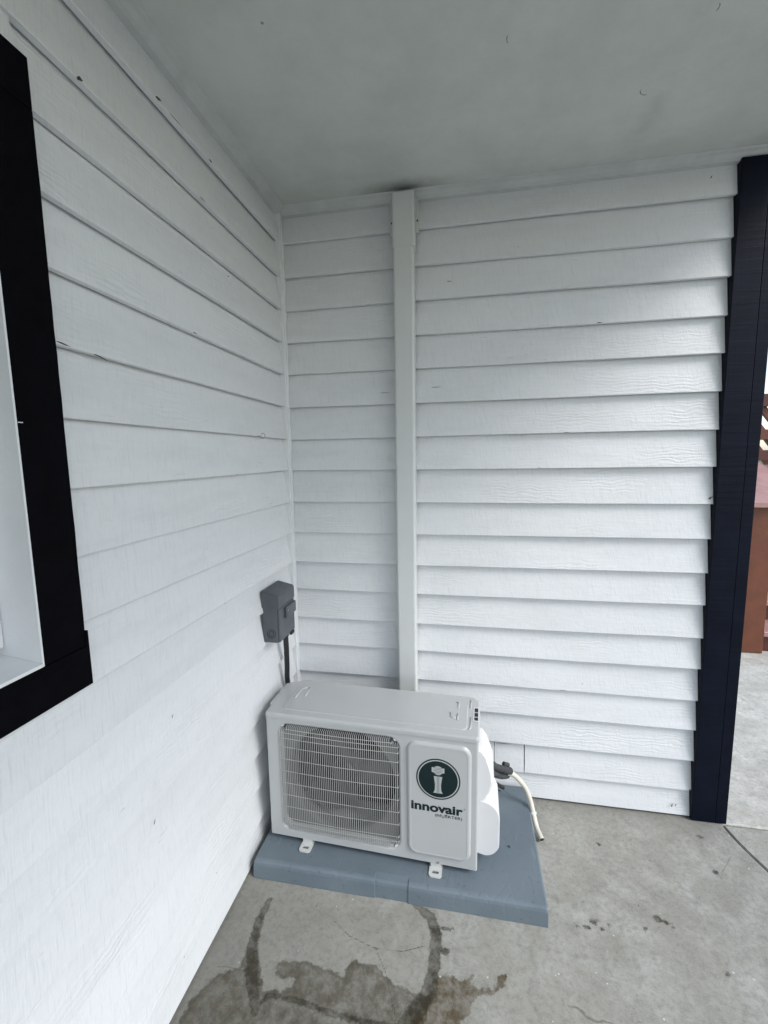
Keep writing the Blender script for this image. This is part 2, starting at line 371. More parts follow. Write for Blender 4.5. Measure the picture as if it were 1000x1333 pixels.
idx = np.arange(nx * ny).reshape(ny, nx)
f = np.stack([idx[:-1, :-1], idx[:-1, 1:], idx[1:, 1:], idx[1:, :-1]], -1).reshape(-1, 4)
# skirt on the joint side and the front
sk = idx[:, -1]; nb = len(verts); low = verts[sk].copy(); low[:, 2] = -.11; verts = np.vstack([verts, low]); li = np.arange(nb, nb + ny)
f = np.vstack([f, np.stack([sk[:-1], li[:-1], li[1:], sk[1:]], 1)])
sk = idx[0]; nb = len(verts); low = verts[sk].copy(); low[:, 2] = -.11; verts = np.vstack([verts, low]); li = np.arange(nb, nb + nx)
f = np.vstack([f, np.stack([sk[:-1], li[:-1], li[1:], sk[1:]], 1)])
me = bpy.data.meshes.new('concrete_slab'); me.from_pydata(verts.tolist(), [], f.tolist())
for nm, a in (('damp', damp), ('wet', wet), ('brown', brown), ('crack', crack), ('grime_shade', grime_shade)):
    at = me.attributes.new(nm, 'FLOAT', 'POINT'); full = np.ones(len(verts)) * (0 if nm == 'grime_shade' else 9.); full[:nx * ny] = a.ravel(); at.data.foreach_set('value', full.astype(np.float32))
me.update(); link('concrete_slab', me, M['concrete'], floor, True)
def slab(poly, z, m):
    b = bmesh.new(); bot = [b.verts.new((x, y, -.11)) for x, y in poly]; top = [b.verts.new((x, y, z - .006)) for x, y in poly]
    cx = sum(p[0] for p in poly) / len(poly); cy = sum(p[1] for p in poly) / len(poly)
    t2 = []
    for x, y in poly:
        L = math.hypot(cx - x, cy - y); t2.append(b.verts.new((x + (cx - x) / L * .006, y + (cy - y) / L * .006, z)))
    n_ = len(poly)
    for i in range(n_):
        j = (i + 1) % n_; b.faces.new((bot[i], bot[j], top[j], top[i])); b.faces.new((top[i], top[j], t2[j], t2[i]))
    b.faces.new(t2); b.faces.new(bot[::-1]); return fin('concrete_slab', b, m, floor)
edge = [(1.893 - .2 * min(y, 0) + .006 * math.sin(y * 17) + .006 + .006 * min(1, -y * 4), y) for y in np.linspace(-1.5, -.012, 24)]
slab([(6.5, -1.5), (6.5, -.012)] + edge[::-1], -.001, M['concrete_r'])
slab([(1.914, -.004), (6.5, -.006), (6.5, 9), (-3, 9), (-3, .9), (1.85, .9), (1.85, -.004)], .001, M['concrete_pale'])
slab([(-.03, -1.508), (-.03, -5.5), (2.2, -5.5), (2.2, -1.508)], -.002, M['concrete_r'])
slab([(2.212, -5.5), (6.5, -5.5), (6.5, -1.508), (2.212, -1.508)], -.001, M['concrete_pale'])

# ------------------------------------------------------------------ clapboard walls
ZK = [2.5179, 2.3726, 2.2345, 2.0946, 1.9566, 1.8122, 1.6673, 1.5241, 1.377, 1.2338, 1.0921, .9581, .8175, .6841, .544, .4107, .27, .1303, .012]
TOPS = [H_CEIL - .015] + ZK[:-1]
def clap(a0, a1, zb, zt, f, parent, m=None, label=None, seed=0, end_gap=0):
    """bevel siding board between a0 and a1 along the wall; f(along, out, z) gives the point"""
    rg = random.Random(seed); m = m or M['siding']
    n_ = max(1, int(abs(a1 - a0) / .16)); bm = bmesh.new(); rings = []
    ph = rg.uniform(0, 6); amp = rg.uniform(.0006, .0020)
    for i in range(n_ + 1):
        a = a0 + (a1 - a0) * i / n_
        dz = amp * math.sin(a * 2.4 + ph) + rg.uniform(-.0006, .0006); dd = rg.uniform(-.0008, .0008) + .0012 * math.sin(a * 1.7 + ph * 2)
        h = zt + .015 - zb
        sl = .0235 / .142
        rings.append([f(a, dd - .0012, zb + dz), f(a, dd, zb + dz + .0014), f(a, dd - sl * (zt - zb) * 1.0, zt), f(a, -sl * h - .001, zb + h), f(a, -sl * h - .0085, zb + h), f(a, dd - .0170, zb + dz + .0004)])
    loft(bm, rings)
    o = fin('clapboard', bm, m, parent)
    if label: o['label'] = label
    return o
# --- back wall
back = empty('clapboard_wall', (0, 0, 0)); tag(back, 'white clapboard wall facing the camera, with black corner board at its right end', 'wall')
fb = lambda a, d, z: (a, -d, z)
XR = 1.773
for k, (zb, zt) in enumerate(zip(ZK, TOPS)):
    if k == 17:
        clap(.0052, .945, zb, zt, fb, back, seed=k); clap(.9475, 1.0785, zb - .002, zt - .004, fb, back, label='short patch piece of clapboard let in by the hose', seed=90)
        clap(1.0825, XR, zb, zt, fb, back, seed=91)
    else:
        clap(.0052, XR + random.uniform(-.001, .001), zb, zt, fb, back, seed=k)
bm = bmesh.new(); box(bm, -.2, 1.86, .036, .85, -.1, 2.9); fin('sheathing', bm, M['dark_gap'], back)
# black corner boards: face board and the narrower edge board beside it
bm = bmesh.new(); box(bm, XR + .0005, 1.866, -.013, .028, .004, 2.632, .0022, 2); fin('corner_board', bm, M['black'], back)
bm = bmesh.new(); box(bm, 1.8666, 1.910, -.0125, .06, .003, 2.632, .0022, 2); fin('corner_board', bm, M['black'], back)
# caulk bead in the inside corner
bm = bmesh.new(); box(bm, -.031, .0048, -.0238, .0285, .004, 2.63, .002, 2); fin('corner_strip', bm, M['trim_white'], back)
bm = bmesh.new(); tube(bm, [(.0052 + .0012 * math.sin(i * 1.3), -.0020 + .001 * math.sin(i * 2.1), z) for i, z in enumerate(np.linspace(.01, 2.62, 40))], .0042, 6); fin('caulk_bead', bm, M['trim_white'], back, True)

# --- left wall with the window
left = empty('clapboard_wall', (0, 0, 0)); tag(left, 'white clapboard wall on the left holding the black trimmed window and electrical box', 'wall')
fl = lambda a, d, z: (d, a, z)
YW0, YW1 = -2.25, -1.187    # outer edges of the window trim
WZ0, WZ1 = 1.106, 2.302
for k, (zb, zt) in enumerate(zip(ZK, TOPS)):
    YE = -.0245
    def piece(a0, a1, s, z0=zb, z1=zt, m=None): clap(a0, a1, z0, z1, fl, left, seed=200 + k * 7 + s)
    if zt <= WZ0 or zb >= WZ1: piece(-4.2, YE, 0)
    elif zb >= WZ0 and zt <= WZ1: piece(YW1 - .001, YE, 0); piece(-4.2, YW0 + .001, 1)
    elif zb < WZ0 < zt:
        piece(YW1 - .001, YE, 0); piece(-4.2, YW0 + .001, 1); clap(YW0 + .001, YW1 - .002, zb, WZ0 - .017, fl, left, seed=400 + k)
    else:
        piece(YW1 - .001, YE, 0); piece(-4.2, YW0 + .001, 1); clap(YW0 + .001, YW1 - .002, WZ1, zt, fl, left, seed=400 + k)
bm = bmesh.new()
for a0, a1, z0, z1 in ((-4.2, YW0 + .085, -.1, 2.9), (YW1 - .085, .02, -.1, 2.9), (YW0 + .086, YW1 - .086, -.1, WZ0 + .078), (YW0 + .086, YW1 - .086, WZ1 - .078, 2.9)):
    box(bm, -.15, -.036, a0, a1, z0, z1)
fin('sheathing', bm, M['dark_gap'], left)
win = bpy.data.objects.new('window', None); col.objects.link(win); win.parent = left
def prism(bm, poly, x0, x1, bev=0):
    v0 = [(x0, y, z) for y, z in poly]; v1 = [(x1, y, z) for y, z in poly]; loft(bm, [v0, v1])
def sub(name, bm, m, smooth=False): return fin(name, bm, m, win, smooth)
bm = bmesh.new(); prism(bm, [(-2.25, 1.106), (-1.182, 1.106), (-1.1825, 1.224), (-1.1885, 1.226), (-1.19, 1.191), (-2.25, 1.191)], -.028, .021); sub('trim_board', bm, M['black_flat'])
bm = bmesh.new()
ragg = []
rg = random.Random(5)
zs = [1.228 + i * .043 for i in range(23)]
poly = [(-1.281, 1.1925), ( -1.1905, 1.1925), (-1.1895, 1.226)] + [(-1.188 + rg.choice([0, 0, 0, .0008, -.0006]), z) for z in zs] + [(-1.188, 2.214), (-1.281, 2.214)]
prism(bm, poly, -.028, .0195); sub('trim_board', bm, M['black_flat'])
bm = bmesh.new(); box(bm, -.028, .0195, -2.25, -2.16, 1.1925, 2.214); sub('trim_board', bm, M['black_flat'])
bm = bmesh.new(); box(bm, -.028, .0195, -2.25, -1.188, 2.2155, 2.302); sub('trim_board', bm, M['black_flat'])
# white jamb liner, stop, sill, sash, glass
bm = bmesh.new(); box(bm, -.16, .0200, -1.2855, -1.2815, 1.192, 2.214, .001, 1); sub('window_jamb', bm, M['trim_white'])
bm = bmesh.new(); box(bm, -.16, .020, -2.1585, -2.1415, 1.192, 2.214, .001, 1); sub('window_jamb', bm, M['trim_white'])
bm = bmesh.new(); box(bm, -.16, .020, -2.141, -1.286, 2.197, 2.2145, .001, 1); sub('window_jamb', bm, M['trim_white'])
bm = bmesh.new(); prism_pts = [(.0205, 1.1925), (-.16, 1.1925), (-.16, 1.222), (.0205, 1.199)]
loft(bm, [[(x, -2.141, z) for x, z in prism_pts], [(x, -1.286, z) for x, z in prism_pts]]); sub('sill', bm, M['trim_white'])
for y0, y1, z0, z1 in ((-1.352, -1.2865, 1.226, 2.19), (-2.14, -2.09, 1.226, 2.19), (-2.089, -1.353, 1.226, 1.285), (-2.089, -1.353, 2.13, 2.19)):
    bm = bmesh.new(); box(bm, -.105, -.062, y0, y1, z0, z1, .003, 2); sub('sash_rail', bm, M['trim_white'])
bm = bmesh.new(); box(bm, -.09, -.084, -2.09, -1.351, 1.284, 2.131); sub('window_pane', bm, M['glass'])
bm = bmesh.new(); box(bm, -.15, -.14, -2.16, -1.28, 1.19, 2.22); sub('blind', bm, M['trim_white'])
bm = bmesh.new(); box(bm, .0196, .0206, -1.281, -1.2722, 1.648, 1.6495); sub('paint_drip', bm, M['trim_white'])

# splinters and missing paint along the laps
M['chip'] = simple('bare_dark_wood', (.06, .05, .04), .9)
def chip(par, f, a, z, ln, th, tilt=0):
    b = bmesh.new(); rg_ = random.Random(int(a * 1e4 + z * 1e3)); pts = [f(a + ln * t, -.0008, z + tilt * ln * t + rg_.uniform(-.3, .3) * th) for t in (0, .25, .5, .75, 1)]
    tube(b, pts, th, 5, True, [th * .25, th * .9, th, th * .6, th * .2]); fin('paint_chip', b, M['chip'], par)
for a, z, ln, th, ti in ((-.80, 2.522, .022, .0035, .2), (-.745, 2.522, .06, .0012, 0), (-.555, 2.520, .018, .0025, 0), (-1.055, 2.374, .014, .004, .3), (-1.17, 1.817, .045, .0022, -.1), (-1.09, 1.815, .05, .0018, -.2), (-.62, 2.376, .03, .001, 0), (-.70, 1.958, .02, .0014, 0), (-.95, 1.234, .006, .001, 1), (-.5, 1.525, .02, .001, 0), (-.92, .86, .006, .001, 1.5), (-.62, 1.09, .008, .0008, .6), (-.48, 2.2, .014, .0012, .2), (-1.02, .62, .006, .001, 2)):
    chip(left, fl, a, z, ln, th, ti)
for a, z, ln, th, ti in ((1.31, 2.096, .02, .0018, 0), (1.755, 1.395, .010, .003, 1), (1.768, 1.405, .008, .0035, 0), (.72, 2.30, .022, .0014, 0), (.655, 1.875, .045, .0011, 0), (.43, 1.86, .05, .0010, 0), (1.02, 1.095, .03, .0010, 0), (1.10, 1.526, .02, .0012, 0), (1.68, 2.58, .006, .002, 1.5), (1.22, .545, .03, .001, 0), (1.766, .13, .006, .004, 1), (1.2, 1.67, .025, .001, 0), (.95, .2635, .07, .0012, 0), (1.70, .045, .004, .0022, 4), (1.715, .05, .003, .0018, 4)):
    chip(back, fb, a, z, ln, th, ti)

# ------------------------------------------------------------------ ceiling and cove
ceil = empty('ceiling', (0, 0, H_CEIL)); tag(ceil, 'painted board porch ceiling with a taped seam and mildew above the duct', 'ceiling', kind='structure')
def ceil_part(name, bm, m, smooth=False):
    o = fin(name, bm, m, ceil, smooth); o.matrix_parent_inverse = Matrix.Translation((0, 0, -H_CEIL)); return o
RX, RY = 2.0, -3.6
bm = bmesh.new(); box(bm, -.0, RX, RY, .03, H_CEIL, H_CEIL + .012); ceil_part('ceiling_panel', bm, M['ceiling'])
bm = bmesh.new(); box(bm, -.35, RX + .02, RY - .02, 1.2, H_CEIL + .02, H_CEIL + .22); ceil_part('roof_slab', bm, M['trim_white'])
bm = bmesh.new(); box(bm, -.02, RX + .04, RY - .045, RY - .021, H_CEIL - .03, H_CEIL + .2); ceil_part('fascia_board', bm, M['black'])
bm = bmesh.new(); box(bm, RX + .021, RX + .045, RY - .02, 1.2, H_CEIL - .03, H_CEIL + .2); ceil_part('fascia_board', bm, M['black'])
prof = [(-.028, -.030), (.004, -.028), (.009, -.018), (.018, -.008), (.030, -.004), (.034, -.0005), (-.028, -.0005)]
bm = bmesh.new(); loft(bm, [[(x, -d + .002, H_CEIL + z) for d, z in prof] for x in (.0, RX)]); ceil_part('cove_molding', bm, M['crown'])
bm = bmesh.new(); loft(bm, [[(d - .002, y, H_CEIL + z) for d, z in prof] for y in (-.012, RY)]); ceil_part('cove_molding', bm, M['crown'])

for (cx_, cy_, r_, a0, a1) in ((1.33, -.372, .022, 80, 190), (.93, -.62, .03, 150, 200), (1.382, -.60, .02, -40, 30)):
    b = bmesh.new(); tube(b, [(cx_ + r_ * math.cos(R(t)), cy_ + r_ * math.sin(R(t)), H_CEIL) for t in np.linspace(a0, a1, 8)], .0011, 5, True, [.0003, .0008, .001, .0006, .0010, .0012, .0006, .0002])
    ceil_part('scuff_mark', b, M['chip'])

# ------------------------------------------------------------------ line duct on the back wall
duct = empty('line_duct', (.546, 0, .35)); tag(duct, 'tall off-white plastic line cover running from the ceiling down behind the outdoor unit', 'pipe cover')
def dp(name, bm, m, sm=False):
    o = fin(name, bm, m, duct, sm); o.matrix_parent_inverse = Matrix.Translation((-.546, 0, -.35)); return o
def dprof(x0, x1, dep, r, n=5, y0=-.001):
    p = [(x0, y0)]
    for k in range(n + 1):
        a = R(180 - 90 * k / n); p.append((x0 + r + r * math.cos(a), -(dep - r) - r * math.sin(a)))
    for k in range(n + 1):
        a = R(90 - 90 * k / n); p.append((x1 - r + r * math.cos(a), -(dep - r) - r * math.sin(a)))
    p.append((x1, y0)); return p
bm = bmesh.new()
rings = []
for z in np.linspace(.36, 2.44, 14):
    xo = .004 * (z - .36) / 2.1 * -1 + .0008 * math.sin(z * 4); rings.append([(x + xo, y, z) for x, y in dprof(.5085, .5925, .062, .010)])
loft(bm, rings); dp('duct_cover', bm, M['duct'], False)
bm = bmesh.new(); rings = [[(x, y, z) for x, y in dprof(.5025, .5935, .0645, .010)] for z in (2.425, 2.632)]
loft(bm, rings); dp('duct_coupling', bm, M['duct'])
for x0, x1 in ((.486, .4978), (.5932, .606)):
    bm = bmesh.new(); box(bm, x0, x1, -.005, -.0005, 2.50, 2.628, .001, 1); f_ = dp('mounting_tab', bm, M['duct'])
    b2 = bmesh.new(); xm = (x0 + x1) / 2; tube(b2, [(xm, -.0045, 2.545), (xm, -.0075, 2.545)], .0035, 8); sc = fin('screw', b2, M['conduit'], f_)

# ------------------------------------------------------------------ electrical disconnect box and conduit, left wall
db = empty('disconnect_box', (.0, -.257, .83)); tag(db, 'small dark grey metal electrical box mounted on the left wall above the conduit', 'electrical box')
def bp(name, bm, m, sm=False, par=None):
    o = fin(name, bm, m, par or db, sm)
    if par is None: o.matrix_parent_inverse = Matrix.Translation((0, .257, -.83))
    return o
BY0, BY1, BZ0, BZ1 = -.338, -.176, .832, 1.028
bm = bmesh.new(); box(bm, -.008, .0585, BY0, BY1, BZ0, BZ1 - .03, .003, 2); bp('box_body', bm, M['box'])
bm = bmesh.new()  # hood with a sloping top and drip edge
p = [(-.008, BZ1 - .050), (.0595, BZ1 - .058), (.0665, BZ1 - .052), (.0665, BZ1 - .004), (.061, BZ1 + .004), (-.008, BZ1 + .020)]
loft(bm, [[(x, BY0 - .004, z) for x, z in p], [(x, BY1 + .004, z) for x, z in p]])
bmesh.ops.bevel(bm, geom=list(bm.edges), offset=.002, segments=2, affect='EDGES'); bp('box_hood', bm, M['box'])
bm = bmesh.new(); box(bm, .0588, .066, BY0 + .002, BY1 - .002, BZ0 + .002, BZ1 - .056, .003, 2); dr = bp('box_door', bm, M['box'])
bm = bmesh.new(); box(bm, .0662, .078, BY0 + .055, BY1 - .006, BZ0 + .085, BZ1 - .062, .006, 3); bp('door_latch', bm, M['box'], par=dr); dr.children[0].matrix_parent_inverse = Matrix.Identity(4)
bm = bmesh.new(); tube(bm, [(.0778, BY0 + .064, BZ1 - .078), (.080, BY0 + .064, BZ1 - .078)], .0035, 10); bp('rivet', bm, M['steel'], par=dr)
bm = bmesh.new()
cy, cz = BY0 - .0005, BZ0 + .038
for rr in (.018, .010):
    pts = [(.030 + rr * math.cos(t), cy, cz + rr * math.sin(t)) for t in np.linspace(0, 2 * math.pi, 25)]
    tube(bm, pts, .0011, 5, False)
bp('knockout', bm, M['conduit'])
bm = bmesh.new(); box(bm, .058, .071, BY1 - .05, BY1 - .02, BZ0 - .010, BZ0 + .004, .002, 1); bp('lock_hasp', bm, M['conduit'])
cn = empty('electrical_conduit', (.032, -.2, .60)); tag(cn, 'short black flexible conduit dropping from the electrical box behind the unit', 'conduit')
bm = bmesh.new(); pts = spline([(.034, -.212, .835), (.033, -.205, .75), (.026, -.190, .66), (.022, -.182, .58), (.03, -.150, .45), (.07, -.12, .36)], 10)
tube(bm, pts, .0115, 12); o = fin('conduit_tube', bm, M['conduit'], cn, True); o.matrix_parent_inverse = Matrix.Translation((-.032, .2, -.60))
bm = bmesh.new(); tube(bm, [(.034, -.212, .834), (.034, -.211, .812)], .0165, 8); o = fin('conduit_fitting', bm, M['conduit'], cn); o.matrix_parent_inverse = Matrix.Translation((-.032, .2, -.60))

# ------------------------------------------------------------------ screw hook on the left wall
hk = empty('screw_hook', (0, -.312, 1.668)); tag(hk, 'tiny metal screw hook sticking out of the left clapboards near the corner', 'hook')
bm = bmesh.new(); tube(bm, [(-.004, 0, 0), (.012, 0, .001)], .0018, 6)
tube(bm, [(.020 + .009 * math.cos(t), 0.003 * math.sin(t), .001 + .009 * math.sin(t)) for t in np.linspace(math.pi, 2.75 * math.pi, 20)], .0017, 6)
fin('hook_wire', bm, M['steel'], hk, True)

# ------------------------------------------------------------------ equipment pad
pad = empty('equipment_pad', (.555, -.29, 0)); tag(pad, 'blue-grey plastic equipment pad on the concrete under the outdoor unit', 'pad')
bm = bmesh.new()
PX0, PX1, PY0, PY1, PZ = .024, 1.089, -.570, -.010, .070
xs = [PX0 + .000, .25, .492, .494, .614, .616, .85, PX1]
def pad_ring(x, low):
    z = PZ - (.0035 if low else 0); yy = PY0 + (.0035 if low else 0)
    return [(x, PY1, .001), (x, PY1, PZ - .006), (x, PY1 - .006, PZ), (x, PY0 + .034, PZ), (x, yy + .016, z), (x, yy + .008, z - .0022), (x, yy + .0025, z - .009), (x, yy, z - .018), (x, PY0 - .004 + (.004 if low else 0), .001)]
rings = [pad_ring(x, i in (3, 4)) for i, x in enumerate(xs)]
def shrink(r, dx, k): return [(p[0] + dx, p[1], p[2] - k if p[2] > .04 else p[2]) for p in r]
rings[0] = shrink(rings[0], 0, .006); rings.insert(1, [(PX0 + .006, *p[1:]) for p in pad_ring(0, False)])
rings[-1] = shrink(rings[-1], 0, .006); rings.insert(-1, [(PX1 - .006, *p[1:]) for p in pad_ring(0, False)])
loft(bm, rings); o = fin('pad_shell', bm, M['pad'], pad); o.matrix_parent_inverse = Matrix.Translation((-.555, .29, 0))
def thin(ob, name, pts, r, m, par, inv):
    b = bmesh.new(); tube(b, pts, r, 5); q = fin(name, b, m, par); q.matrix_parent_inverse = inv; return q
# a few loose bits on the pad
for i, (x, y) in enumerate(((.975, -.35), (.93, -.24), (.96, -.06))):
    b = bmesh.new(); tube(b, [(x, y, PZ + .002), (x + .006, y + .002, PZ + .004), (x + .010, y - .003, PZ + .002)], .0018, 5)
    o = fin('debris', b, M['foam']); tag(o, ('dark crumb of debris on the pad right of the round service cover', 'dark crumb of debris in the middle of the bare pad area', 'dark crumb of debris near the back edge of the pad')[i], 'debris')

# ------------------------------------------------------------------ outdoor unit
UX, UY, UZ, UA = .0505, -.4665, .095, R(-2.2)
W, D, H = .806, .262, .516
unit = empty('outdoor_unit', (UX, UY, UZ), UA); tag(unit, 'light grey mini-split outdoor unit with round fan grille and dark green emblem on the pad', 'air conditioner')
def up(name, bm, m, sm=False, par=None): return fin(name, bm, m, par or unit, sm)
ZB = H - .021        # underside of lid
# outline of the cabinet, seen from above
def outline(o=0, rf=.007):
    p = []
    for cx, cy, a0, a1 in ((rf, rf, 180, 270), (W - rf, rf, 270, 360)):
        for k in range(5):
            a = R(a0 + (a1 - a0) * k / 4); p.append((cx + (rf + o) * math.cos(a), cy + (rf + o) * math.sin(a)))
    p += [(W + o, D - .03), (W - .025 + o * .5, D + o), (.055, D + o), (.0 - o * .3 - .012, D - .045), (-.012 - o, .068), (-o, .050)]
    return p
ol = outline()
# side shell (open to the front)
bm = bmesh.new()
pts = ol[4:5 + 5]   # placeholder
front_l, front_r = ol[4], ol[5]
chain = ol[5:] + ol[:5]     # from front-right flat edge round the back to front-left flat edge
lo = [bm.verts.new((x, y, 0)) for x, y in chain]; hi = [bm.verts.new((x, y, ZB)) for x, y in chain]
for i in range(len(chain) - 1): bm.faces.new((lo[i], lo[i + 1], hi[i + 1], hi[i]))
bm.faces.new([bm.verts.new((x, y, .002)) for x, y in ol])
up('cabinet_shell', bm, M['unit'])
# front face with the grille recess
G0, G1, GV0, GV1 = .046, .531, .022, .482
bm = bmesh.new(); fr = lambda d: (lambda u, v: (u, d, v))
outer = [(front_l[0], 0), (front_r[0], 0), (front_r[0], ZB), (front_l[0], ZB)]
r0 = rrect(G0, G1, GV0, GV1, .045); r1 = rrect(G0 + .004, G1 - .004, GV0 + .004, GV1 - .004, .042); r2 = rrect(G0 + .008, G1 - .008, GV0 + .008, GV1 - .008, .038)
r3 = rrect(G0 + .012, G1 - .012, GV0 + .012, GV1 - .012, .036)
vo, vi = plate(bm, outer, r0, fr(0))
def ringv(r, d): return [bm.verts.new((u, d, v)) for u, v in r]
a = vi
for r_, d_ in ((r1, .0015), (r2, .006), (r3, .034)):
    b = ringv(r_, d_)
    for i in range(len(a)): bm.faces.new((a[i], a[(i + 1) % len(a)], b[(i + 1) % len(a)], b[i]))
    a = b
# bell mouth: recessed plate with round hole
FC = (.288, .252); FR = .222
circ = lambda r, n=48: [(FC[0] + r * math.cos(2 * math.pi * k / n), FC[1] + r * math.sin(2 * math.pi * k / n)) for k in range(n)]
up('front_panel', bm, M['unit'])
bm = bmesh.new()
vo, vi = plate(bm, rrect(G0 + .012, G1 - .012, GV0 + .012, GV1 - .012, .036), circ(FR), fr(.0342))
a = vi
for r_, d_ in ((FR - .006, .038), (FR - .009, .046), (FR - .009, .085)):
    b = ringv(circ(r_), d_)
    for i in range(len(a)): bm.faces.new((a[i], a[(i + 1) % len(a)], b[(i + 1) % len(a)], b[i]))
    a = b
up('fan_orifice', bm, M['orifice'], False)
# coil behind the fan: dark finned plate
bm = bmesh.new()
box(bm, .03, .56, D - .04, D - .012, .012, ZB - .01)
for i in range(52):
    u = .035 + i * .0101; vsx = [bm.verts.new(q_) for q_ in ((u, D - .041, .015), (u, D - .049, .015), (u, D - .049, ZB - .012), (u, D - .041, ZB - .012))]; bm.faces.new(vsx)
up('condenser_coil', bm, M['coil'])
bm = bmesh.new(); box(bm, .562, .566, .02, D - .012, .012, ZB - .01); up('partition_plate', bm, M['shroud'])
# fan
fan = bpy.data.objects.new('fan', None); col.objects.link(fan); fan.parent = unit; fan.location = (FC[0], .07, FC[1]); fan.rotation_euler = (0, R(20), 0)
bm = bmesh.new(); loft(bm, [[(r_ * math.cos(t), d_, r_ * math.sin(t)) for t in np.linspace(0, 2 * math.pi, 24, endpoint=False)] for r_, d_ in ((.010, -.014), (.040, -.010), (.048, 0), (.048, .04))]); fin('fan_hub', bm, M['fan'], fan)
for b_ in range(3):
    bm = bmesh.new(); rows = []
    for i in range(9):
        r_ = .045 + (.185 - .045) * i / 8; row = []
        a0 = b_ * 2 * math.pi / 3 + .25 * (i / 8) ** 1.5; wd = .75 + .45 * math.sin(i / 8 * 2.6)
        for j in range(9):
            t = j / 8; a_ = a0 + wd * (t - .35); row.append(bm.verts.new((r_ * math.cos(a_), -.006 + .052 * t - .02 * math.sin(t * 3.1), r_ * math.sin(a_))))
        rows.append(row)
    for i in range(8):
        for j in range(8): bm.faces.new((rows[i][j], rows[i + 1][j], rows[i + 1][j + 1], rows[i][j + 1]))
    fin('fan_blade', bm, M['fan'], fan, True)
bm = bmesh.new(); tube(bm, [(FC[0], .09, FC[1]), (FC[0], .2, FC[1])], .05, 20); box(bm, FC[0] - .02, FC[0] + .02, .17, .185, .012, ZB - .01); up('fan_motor', bm, M['shroud'])
# wire grille
bm = bmesh.new()
nw = 62; ua, ub, va, vb = G0 + .013, G1 - .013, GV0 + .013, GV1 - .011
def gd(u):  # gentle bulge
    t = (u - ua) / (ub - ua); return -.004 - .006 * math.sin(math.pi * t)
hz = [.046, .062, .082, .132, .182, .232, .282, .332, .382, .418, .440, .456]
for i in range(nw):
    u = ua + (ub - ua) * i / (nw - 1); short = .018 if (i < 4 or i > nw - 5) else 0
    v0, v1 = va + short, vb - short; d = gd(u)
    tube(bm, [(u, .012, v0), (u, d + .002, v0 + .0015), (u, d, v0 + .004), (u, d - .001, (v0 + v1) / 2), (u, d, v1 - .004), (u, d + .002, v1 - .0015), (u, .012, v1)], .00085, 5, False)
for v in hz:
    ins = .0 if .05 < v < .45 else .022
    us = np.linspace(ua - .004 + ins, ub + .004 - ins, 20)
    tube(bm, [(us[0], .010, v)] + [(u, gd(min(max(u, ua), ub)) + .0018, v) for u in us] + [(us[-1], .010, v)], .0011, 5, False)
gr = up('fan_grille', bm, M['grille'], True)
for (u, v) in ((ua + .008, vb - .002), (ub - .008, vb - .002), (ua + .008, va + .003), (ub - .008, va + .003)):
    bm = bmesh.new(); tube(bm, [(u, .010, v), (u, .002, v)], .0065, 8); up('grille_screw', bm, M['unit_plastic'])
# raised service panel
bm = bmesh.new(); PU0, PU1, PV0, PV1 = .553, .783, .030, .478
rings = []
for ins, d_ in ((0, 0), (.0008, -.0012), (.0045, -.0065), (.008, -.0090), (.013, -.0098), (.016, -.0092)):
    rings.append([(u, d_, v) for u, v in rrect(PU0 + ins, PU1 - ins, PV0 + ins, PV1 - ins, .036 - ins * .8, 8)])
loft(bm, rings, False, True); up('service_panel', bm, M['unit'], False)
PD = -.0092
# emblem: dark disc, pale ring, teal disc, stylised i
EC = (.6665, .345)
def disc(r, d0, d1, m, name, par):
    b = bmesh.new(); n_ = 64
    loft(b, [[(EC[0] + r * math.cos(2 * math.pi * k / n_), d_, EC[1] + r * math.sin(2 * math.pi * k / n_)) for k in range(n_)] for d_ in (d0, d1)]); return fin(name, b, m, par)
em = bpy.data.objects.new('emblem', None); col.objects.link(em); em.parent = unit
disc(.0785, PD, PD - .0005, M['teal'], 'emblem_disc', em); disc(.0735, PD - .0005, PD - .0008, M['silver'], 'emblem_ring', em); disc(.0695, PD - .0008, PD - .0012, M['teal'], 'emblem_disc', em)
def flat(name, poly, d0, d1, m, par):
    b = bmesh.new(); loft(b, [[(u, d0, v) for u, v in poly], [(u, d1, v) for u, v in poly]]); return fin(name, b, m, par)
d_ = PD - .0012
cxe = EC[0]
stem = [(cxe - .0165, .292), (cxe - .0115, .303), (cxe - .0105, .325), (cxe - .0150, .3565), (cxe + .0150, .3565), (cxe + .0105, .325), (cxe + .0115, .303), (cxe + .0165, .292)]
flat('emblem_stem', stem, d_, d_ - .0004, M['silver'], em)
for s_ in (-1, 1): flat('emblem_line', [(cxe + s_ * .0028 - .0007, .2935), (cxe + s_ * .0028 + .0007, .2935), (cxe + s_ * .0028 + .0007, .356), (cxe + s_ * .0028 - .0007, .356)], d_ - .0004, d_ - .0006, M['teal'], em)
hd = [(cxe - .0225, .372), (cxe - .0225, .390), (cxe - .014, .390)] + [(cxe + .0145 * math.cos(t), .3865 + .0095 * math.sin(t)) for t in np.linspace(math.pi * .95, .05 * math.pi, 9)] + [(cxe + .014, .390), (cxe + .0225, .390), (cxe + .0225, .372), (cxe + .014, .370)] + [(cxe + .0140 * math.cos(t), .3715 - .0095 * math.sin(t)) for t in np.linspace(.05 * math.pi, math.pi * .95, 9)] + [(cxe - .014, .370)]
flat('emblem_head', hd, d_, d_ - .0004, M['silver'], em)
for v in (.3665, .372, .3775, .383, .3885): flat('emblem_line', [(cxe - .015, v), (cxe + .015, v), (cxe + .015, v + .0010), (cxe - .015, v + .0010)], d_ - .0004, d_ - .0006, M['teal'], em)
